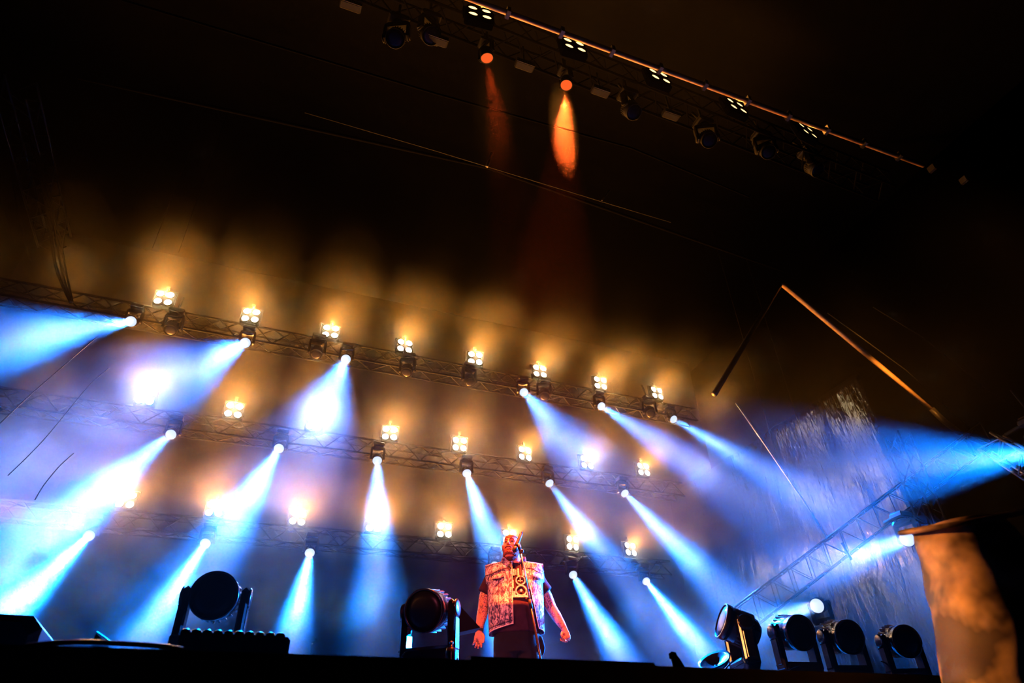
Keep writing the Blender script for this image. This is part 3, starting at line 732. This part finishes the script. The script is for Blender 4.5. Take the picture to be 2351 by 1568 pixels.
def skin_mat():
    m, nt, b = new_mat('tattooed_skin')
    L = nt.links.new; N = nt.nodes.new
    tc = N('ShaderNodeTexCoord'); sx = N('ShaderNodeSeparateXYZ'); L(tc.outputs['Object'], sx.inputs[0])
    ab = N('ShaderNodeMath'); ab.operation = 'ABSOLUTE'; L(sx.outputs[0], ab.inputs[0])
    mk = N('ShaderNodeMapRange'); mk.inputs[1].default_value = .235; mk.inputs[2].default_value = .25; L(ab.outputs[0], mk.inputs[0])
    n = N('ShaderNodeTexNoise'); n.inputs['Scale'].default_value = 34; n.inputs['Detail'].default_value = 3; n.inputs['Distortion'].default_value = 2.5; L(tc.outputs['Object'], n.inputs['Vector'])
    r = N('ShaderNodeMapRange'); r.inputs[1].default_value = .50; r.inputs[2].default_value = .56; L(n.outputs[0], r.inputs[0])
    n2 = N('ShaderNodeTexNoise'); n2.inputs['Scale'].default_value = 9; L(tc.outputs['Object'], n2.inputs['Vector'])
    r2 = N('ShaderNodeMapRange'); r2.inputs[1].default_value = .42; r2.inputs[2].default_value = .52; L(n2.outputs[0], r2.inputs[0])
    mu = N('ShaderNodeMath'); mu.operation = 'MULTIPLY'; L(mk.outputs[0], mu.inputs[0]); L(r.outputs[0], mu.inputs[1])
    mu2 = N('ShaderNodeMath'); mu2.operation = 'MULTIPLY'; L(mu.outputs[0], mu2.inputs[0]); L(r2.outputs[0], mu2.inputs[1])
    mx = N('ShaderNodeMix'); mx.data_type = 'RGBA'; mx.inputs['A'].default_value = (.66, .29, .16, 1); mx.inputs['B'].default_value = (.10, .05, .07, 1)
    L(mu2.outputs[0], mx.inputs['Factor']); L(mx.outputs['Result'], b.inputs['Base Color']); b.inputs['Roughness'].default_value = .48
    b.inputs['Subsurface Weight'].default_value = 0
    return m
M['skin'] = skin_mat()
remeshed(body, 'body', M['skin'], PR, .0048, 1)
M['hair'] = mat('ginger_hair', (.20, .075, .025), .6, scale=60, noise_amt=.5)
M['beard'] = mat('dark_red_beard', (.13, .028, .022), .75, scale=70, noise_amt=.6, bump=.6)
M['eye'] = mat('eye', (.04, .025, .02), .25)
def hair_keep(d): return d[2] > .58 - .10 * math.cos(d[0] * 3) + (0 if d[1] < 0 else -.9 * d[1]) and True
def hair_fn(d):
    p = head_pt(d, .006); n_ = noise.noise(V(d) * 9); return p + V(d) * (.003 * n_ + .002)
vs, fs = sphere_grid(56, 48, hair_fn, hair_keep); hm = MB(); hm.add(vs, fs, HT, True); ho = hm.build('hair', M['hair'], PR)
sdm = ho.modifiers.new('t', 'SOLIDIFY'); sdm.thickness = .010; sdm.offset = -1
def beard_keep(d):
    x, y, z = d
    if y > .25: return False
    side = abs(x)
    lim = -.585 + .55 * max(0, side - .45) / .55 * 1.3
    return z < min(.05, lim)
def beard_fn(d):
    p = head_pt(d, .006); n_ = noise.noise(V(d) * 14); k = max(0, -d[2]); return p + V((0, -.016 * k * (1 if d[1] < 0 else 0), -.012 * k)) + V(d) * (.006 * n_ + .002)
vs, fs = sphere_grid(64, 56, beard_fn, beard_keep); hm = MB(); hm.add(vs, fs, HT, True)
hm.path([(-.034, -.094, -.068), (-.022, -.102, -.053), (0, -.107, -.049), (.022, -.102, -.053), (.034, -.094, -.068)], [.004, .006, .004, .006, .004], 8, HT)
for i in range(26):
    a_ = -1.25 + 2.5 * i / 25; blob(hm, (.062 * math.sin(a_), -.070 * math.cos(a_) - .022 * math.cos(a_) ** 2, -.094 - .012 * math.cos(a_) + .003 * math.sin(i * 2.3)), (.016, .015, .022), HT, 8)
bo = hm.build('beard', M['beard'], PR); sdm = bo.modifiers.new('t', 'SOLIDIFY'); sdm.thickness = .014; sdm.offset = -1
for s in (-1, 1):
    e = MB(); blob(e, (s * .031, -.084, .013), (.0115, .008, .006), HT); e.build('eye', M['eye'], PR)
    e = MB(); e.path([(s * .014, -.104, .033), (s * .030, -.106, .039), (s * .050, -.094, .034)], [.0022, .0034, .0020], 8, HT); e.build('eyebrow', M['beard'], PR)

# clothes ------------------------------------------------------------
M['shirt'] = mat('black_jersey', (.022, .008, .018), .9, scale=14, noise_amt=.3, bump=.2, spec=.2)
M['trousers'] = mat('black_trousers', (.004, .004, .006), .9, scale=20, bump=.2, spec=.2)
ts = MB(); loft(ts, [(0, c, z, rx + .016, ry + .016) for z, rx, ry, c in [(.86, .200, .155, -.005)] + TORSO[2:-2]] + [(-.002, .018, 1.475, .118, .092), (-.004, .020, 1.505, .078, .082)], 40, 2.2)
for s in (-1, 1):
    p = SH[s]; ts.path([(s * .05, .012, 1.415), (s * .13, .012, 1.425)] + [V(p[0]), V(p[1]), V(p[2]) + V((0, 0, .035))], [.07, .085, .086, .080, .077], 20)
def sh_w(c):
    n_ = noise.noise(V((c.x * 9, c.y * 9, c.z * 5))); return c + V((c.x, c.y, 0)).normalized() * .006 * n_
shirt = remeshed(ts, 'shirt', M['shirt'], PR, .011, 2, sh_w)
tr = MB(); loft(tr, [(0, 0, .70, .19, .13), (0, 0, .78, .205, .155), (0, 0, .86, .208, .162), (0, 0, .92, .215, .17)], 32, 2.3)
for s in (-1, 1): tr.path([(s * .10, 0, .82), (s * .112, 0, .66), (s * .125, -.012, .46), (s * .135, .008, .25), (s * .14, .012, .07)], [.115, .106, .084, .078, .075], 18)
tr.path([(.215, -.02, .84), (.232, -.02, .74), (.225, -.01, .68)], [.022, .03, .02], 10)         # something bulky in the side pocket
remeshed(tr, 'trousers', M['trousers'], PR, .013, 2)
for s in (-1, 1):
    e = MB(); e.path([(s * .14, .06, .04), (s * .145, -.03, .045), (s * .15, -.12, .035), (s * .152, -.19, .03)], [(.04, .042), (.048, .045), (.034, .048), (.022, .03)], 14, upv=(0, 0, 1)); e.build('shoe', M['rubber'], PR)

def denim_mat():
    m, nt, b = new_mat('acid_wash_denim')
    L = nt.links.new; N = nt.nodes.new
    tc = N('ShaderNodeTexCoord'); mp = N('ShaderNodeMapping'); mp.inputs['Scale'].default_value = (1, 1, .45); L(tc.outputs['Object'], mp.inputs[0])
    n = N('ShaderNodeTexNoise'); n.inputs['Scale'].default_value = 34; n.inputs['Detail'].default_value = 5; n.inputs['Roughness'].default_value = .65; n.inputs['Distortion'].default_value = .8; L(mp.outputs[0], n.inputs['Vector'])
    v = N('ShaderNodeTexNoise'); v.inputs['Scale'].default_value = 95; v.inputs['Detail'].default_value = 2; L(mp.outputs[0], v.inputs['Vector'])
    ma = N('ShaderNodeMath'); ma.operation = 'MULTIPLY_ADD'; ma.inputs[1].default_value = .55; L(v.outputs[0], ma.inputs[0]); L(n.outputs[0], ma.inputs[2])
    r = N('ShaderNodeValToRGB'); L(ma.outputs[0], r.inputs[0]); cr_ = r.color_ramp
    cr_.elements[0].position = .69; cr_.elements[0].color = (.03, .03, .10, 1)
    cr_.elements[1].position = .95; cr_.elements[1].color = (.86, .82, .86, 1)
    e = cr_.elements.new(.80); e.color = (.40, .34, .46, 1)
    L(r.outputs[0], b.inputs['Base Color']); b.inputs['Roughness'].default_value = .85
    bp = N('ShaderNodeBump'); bp.inputs['Strength'].default_value = .5; bp.inputs['Distance'].default_value = .01; L(ma.outputs[0], bp.inputs['Height']); L(bp.outputs[0], b.inputs['Normal'])
    return m
M['denim'] = denim_mat()
M['denim_light'] = mat('bleached_denim_seam', (.80, .74, .74), .8, scale=60, noise_amt=.2)
M['denim_dark'] = mat('dark_stitch', (.05, .03, .06), .9, scale=40)
def open_x(s, z):
    if s < 0: return -.024 + .010 * (z - .9)
    return float(lerp_tab([(.86, .215), (1.0, .185), (1.15, .155), (1.43, .098), (1.5, .09)], z)[0])
def top_z(ax): return 1.498 - .20 * max(0, ax - .08) ** 1.25
def hem_z(ax): return .865 + .055 * (1 - min(1, ax / .26))
SIDE = .268
def vest_pt(s, u, v, fb):
    """s side, u 0 at opening/centre to 1 at the side, v 0 hem to 1 shoulder, fb -1 front +1 back"""
    z0 = .9
    xo = open_x(s, hem_z(.1) * (1 - v) + 1.49 * v) if fb < 0 else 0.0
    side = SIDE - .018 * (1 - v) + (.014 if v > .72 else 0)
    x = xo + (s * side - xo) * u; ax = abs(x)
    zt = top_z(ax); z = hem_z(ax) * (1 - v) + zt * v
    rx, ry, c_ = lerp_tab(TORSO, min(z, 1.40)); q = min(1, ax / (side + .004))
    dep = (ry + .030) * max(0.0, 1 - q ** 3.2) ** (1 / 2.4)
    lo = .0 if z < 1.27 else .055 * min(1, (z - 1.27) / .08)
    if z > 1.40: dep *= 1 - .35 * (z - 1.40) / .1
    dep = max(dep, lo)
    y = c_ + fb * dep + .004 * noise.noise(V((x * 16, z * 10, fb)))+ .010 * noise.noise(V((x * 5, z * 5, fb * 3)))
    return V((x, y, z))
vm = MB(); NU, NV = 22, 46
for s in (-1, 1):
    for fb in (-1, 1):
        vs = [vest_pt(s, i / NU, j / NV, fb) for i in range(NU + 1) for j in range(NV + 1)]
        fs = [(i * (NV + 1) + j, (i + 1) * (NV + 1) + j, (i + 1) * (NV + 1) + j + 1, i * (NV + 1) + j + 1) for i in range(NU) for j in range(NV)]
        vm.add(vs, fs, None, True)
    vs = []                                                   # shoulder bridge
    for i in range(NU + 1):
        a = vest_pt(s, i / NU, 1, -1); 
        xb = abs(a.x) / (SIDE + .014); b_ = vest_pt(s, min(1, xb), 1, 1)
        for k in range(7): t_ = k / 6; vs.append(a.lerp(b_, t_) + V((0, 0, .026 * math.sin(math.pi * t_))))
    fs = [(i * 7 + k, i * 7 + k + 1, (i + 1) * 7 + k + 1, (i + 1) * 7 + k) for i in range(NU) for k in range(6)]
    vm.add(vs, fs, None, True)
    vs = []; m_ = int(NV * .68)                                # side seam closes below the armhole
    for j in range(m_ + 1):
        a, b_ = vest_pt(s, 1, j / NV, -1), vest_pt(s, 1, j / NV, 1)
        vs += [a, a.lerp(b_, .5) + V((s * .004, 0, 0)), b_]
    vm.add(vs, [(j * 3 + k, j * 3 + k + 1, j * 3 + k + 4, j * 3 + k + 3) for j in range(m_) for k in (0, 1)], None, True)
vest = vm.build('vest', M['denim'], PR)
sdm = vest.modifiers.new('t', 'SOLIDIFY'); sdm.thickness = .007; sdm.offset = 1
def strip(s, fb, uv, r, m, name, off=.006):
    pts = [vest_pt(s, u, v, fb) + V((0, fb * off, 0)) for u, v in uv]
    MB().path(pts, r, 6).build(name, m, vest)
for s in (-1, 1):
    strip(s, -1, [(.012, v / 30) for v in range(31)], .0035, M['denim_light'], 'placket_edge')
    strip(s, -1, [(.13 if s < 0 else .22, v / 30) for v in range(30)], .0022, M['denim_dark'], 'placket_stitch')
    strip(s, -1, [(u / 16, .008) for u in range(17)], .0045, M['denim_light'], 'hem_band')
    strip(s, -1, [(u / 16, .052) for u in range(17)], .0026, M['denim_dark'], 'hem_stitch')
    strip(s, -1, [(.05 + .95 * u / 12, .865 + .02 * math.sin(u * .5)) for u in range(13)], .0045, M['denim_dark'], 'yoke_seam', .007)
    # pocket flap
    vs = []; fs = []
    for i in range(9):
        for j in range(4):
            u = .30 + .45 * i / 8 if s < 0 else .35 + .45 * i / 8; v = .80 - (.055 + .02 * (1 - abs(i - 4) / 4)) * j / 3
            vs.append(vest_pt(s, u, v, -1) + V((0, -.011, 0)))
    fs = [(i * 4 + j, (i + 1) * 4 + j, (i + 1) * 4 + j + 1, i * 4 + j + 1) for i in range(8) for j in range(3)]
    pf = MB(); pf.add(vs, fs, None, True); po = pf.build('pocket_flap', M['denim'], vest); sdm = po.modifiers.new('t', 'SOLIDIFY'); sdm.thickness = .006
    strip(s, -1, [((.30 if s < 0 else .35) + .45 * i / 8, .742 - .02 * (1 - abs(i - 4) / 4)) for i in range(9)], .003, M['denim_dark'], 'pocket_seam', .016)
    strip(s, -1, [(.55, v / 30) for v in range(4, 24)], .002, M['denim_dark'], 'panel_seam')
    for k in range(5):
        v = .14 + .16 * k; p = vest_pt(s, .06 if s < 0 else .1, v, -1) + V((0, -.010, 0))
        MB().lathe([(.001, 0), (.007, 0), (.006, .003), (.001, .004)], 12, Matrix.Translation(p) @ Matrix.Rotation(math.pi / 2, 4, 'X')).build('button', M['chrome'], vest)
# collar with its points standing up
vs = []; fs = []; NC = 30
for i in range(NC + 1):
    a = math.radians(-62 + (304) * i / NC)                     # front-right round the back to front-left
    ca, sa = math.cos(a), math.sin(a); e_ = min(i, NC - i); pk = math.exp(-(e_ / 2.6) ** 2)
    for j in range(5):
        t_ = j / 4; r_ = .086 + (.034 + .040 * pk) * t_; zz = 1.492 + .030 * math.sin(t_ * 2.2) + .016 * pk * t_ - .012 * (1 - t_) * (1 if sa < 0 else 0)
        vs.append((ca * r_ * 1.02 - .002 + .02 * pk * t_ * math.copysign(1, ca), .018 + sa * r_ * .95, zz))
fs = [(i * 5 + j, (i + 1) * 5 + j, (i + 1) * 5 + j + 1, i * 5 + j + 1) for i in range(NC) for j in range(4)]
cm = MB(); cm.add(vs, fs, None, True); co = cm.build('collar', M['denim'], vest); sdm = co.modifiers.new('t', 'SOLIDIFY'); sdm.thickness = .007
# shirt print: a generic round emblem over a striped panel
M['print_light'] = mat('pale_print', (.60, .50, .54), .85, scale=60, noise_amt=.45)
M['print_dark'] = mat('dark_print', (.014, .006, .012), .85, scale=30)
def patch(poly_fn, nu, nv, m, name, off):
    vs = [poly_fn(i / nu, j / nv) for i in range(nu + 1) for j in range(nv + 1)]
    vs = [V((x, front_y(x, z, .024) - off, z)) for x, z in vs]
    fs = [(i * (nv + 1) + j, (i + 1) * (nv + 1) + j, (i + 1) * (nv + 1) + j + 1, i * (nv + 1) + j + 1) for i in range(nu) for j in range(nv)]
    mb = MB(); mb.add(vs, fs, None, True); return mb.build(name, m, shirt)
def rect(x0, x1, z0, z1): return lambda u, v: (x0 + (x1 - x0) * u, z0 + (z1 - z0) * v)
def ring(cx, cz, r0, r1, sx=1.0): return lambda u, v: (cx + sx * (r0 + (r1 - r0) * v) * math.cos(2 * math.pi * u), cz + (r0 + (r1 - r0) * v) * math.sin(2 * math.pi * u))
pp = [(ring(.058, 1.205, .041, .054, 1.0), 32, 3), (ring(.058, 1.205, .0, .013), 20, 3), (ring(.056, 1.305, .036, .048), 32, 3), (rect(.030, .075, 1.296, 1.306), 6, 2), (rect(.048, .058, 1.285, 1.33), 3, 5),
      (rect(-.026, .14, 1.140, 1.163), 12, 3), (rect(-.026, .004, 1.163, 1.20), 4, 3), (rect(.112, .14, 1.163, 1.195), 4, 3), (rect(-.026, -.010, 1.23, 1.31), 3, 5), (rect(.118, .138, 1.22, 1.27), 3, 4),
      (rect(-.014, .002, 1.355, 1.425), 3, 4), (rect(.010, .018, 1.36, 1.415), 3, 4), (rect(.028, .046, 1.35, 1.43), 3, 4), (rect(.058, .066, 1.36, 1.42), 3, 4), (rect(.076, .092, 1.35, 1.41), 3, 4)]
for f_, a, b_ in pp: patch(f_, a, b_, M['print_light'], 'print_mark', .002)
nk = MB(); nk.path([(.062 - .0 * k, front_y(.06, z, .04) - .004, z) for k, z in enumerate([1.47, 1.43, 1.39, 1.36, 1.33])], .0032, 6); nk.build('necklace', mat('gold_chain', (.8, .5, .2), .3, .9), PR)
# watch on the viewer-left wrist
w_ = V((-.342, -.052, .905)); wb = MB(); Rw = V((-.10, -.10, -1)).to_track_quat('Z', 'Y').to_matrix().to_4x4()
wb.lathe([(.031, -.010), (.036, -.010), (.036, .010), (.031, .010)], 20, Matrix.Translation(w_) @ Rw @ Matrix.Diagonal((1.08, .9, 1, 1)), cap=False); wo = wb.build('watch_strap', M['rubber'], PR)
wf = MB(); wf.lathe([(.002, 0), (.017, 0), (.017, .008), (.014, .010), (.002, .010)], 18, Matrix.Translation(w_ + V((-.036, -.012, -.004))) @ V((-1, -.4, 0)).to_track_quat('Z', 'Y').to_matrix().to_4x4()); wf.build('watch_face', M['chrome'], wo)

# ------------------------------------------------------------------ microphone and stand
YM = 5.62
pg, ptail = at(1182, 1262, YM), at(1197.5, 1224, YM + .02)
ax_ = (ptail - pg).normalized(); Lm = (ptail - pg).length + .02
mt = empty('microphone', pg)
Rm = ax_.to_track_quat('Z', 'Y').to_matrix().to_4x4()
MB().lathe([(.012, .028), (.021, .034), (.020, .06), (.017, .12), (.0155, Lm - .035), (.013, Lm - .030)], 20, Rm).build('handle', M['black'], mt)
MB().lathe([(.002, -.030), (.014, -.026), (.023, -.012), (.026, .004), (.025, .020), (.020, .030)], 22, Rm).build('grille', M['alu_dark'], mt)
MB().lathe([(.010, Lm - .030), (.010, Lm - .006), (.006, Lm), (.001, Lm)], 14, Rm).build('antenna_cap', M['rubber'], mt)
tag(mt, 'black handheld microphone angled up from the stand in front of the mouth', 'microphone')
clip = pg + ax_ * .06; j0 = at(1193, 1259, YM); j1 = at(1196, 1268, YM); pe = at(1241, 1512, YM + .02)
dd = (pe - j1).normalized(); base = j1 + dd * ((FLOOR + .02 - j1.z) / dd.z)
st = empty('microphone_stand', (base.x, base.y, FLOOR)); o_ = V((base.x, base.y, FLOOR))
MB().lathe([(.13, 0), (.13, .012), (.11, .02), (.02, .026), (.016, .04)], 28).build('base', M['black'], st)
gold = j1.lerp(base, .30)
MB().tube(j1 - o_, gold - o_, .0075, 12).build('upper_tube', M['chrome'], st)
MB().tube(gold - o_, base - o_, .0115, 12).build('lower_tube', M['gloss'], st)
MB().tube(gold - dd * .03 - o_, gold + dd * .05 - o_, .017, 12).build('clutch', M['black'], st)
MB().path([clip - o_, j0 - o_ + V((0, 0, .0)), j1 - o_], [.021, .016, .012], 12).build('clip', M['black'], st)
MB().box((0, 0, 0), (.036, .03, .034), Matrix.Translation(at(1197, 1266, YM) - o_), ch=.006).build('swivel_knob', M['black'], st)
tag(st, 'slim leaning microphone stand in front of the singer with a gold lit upper tube', 'microphone stand')
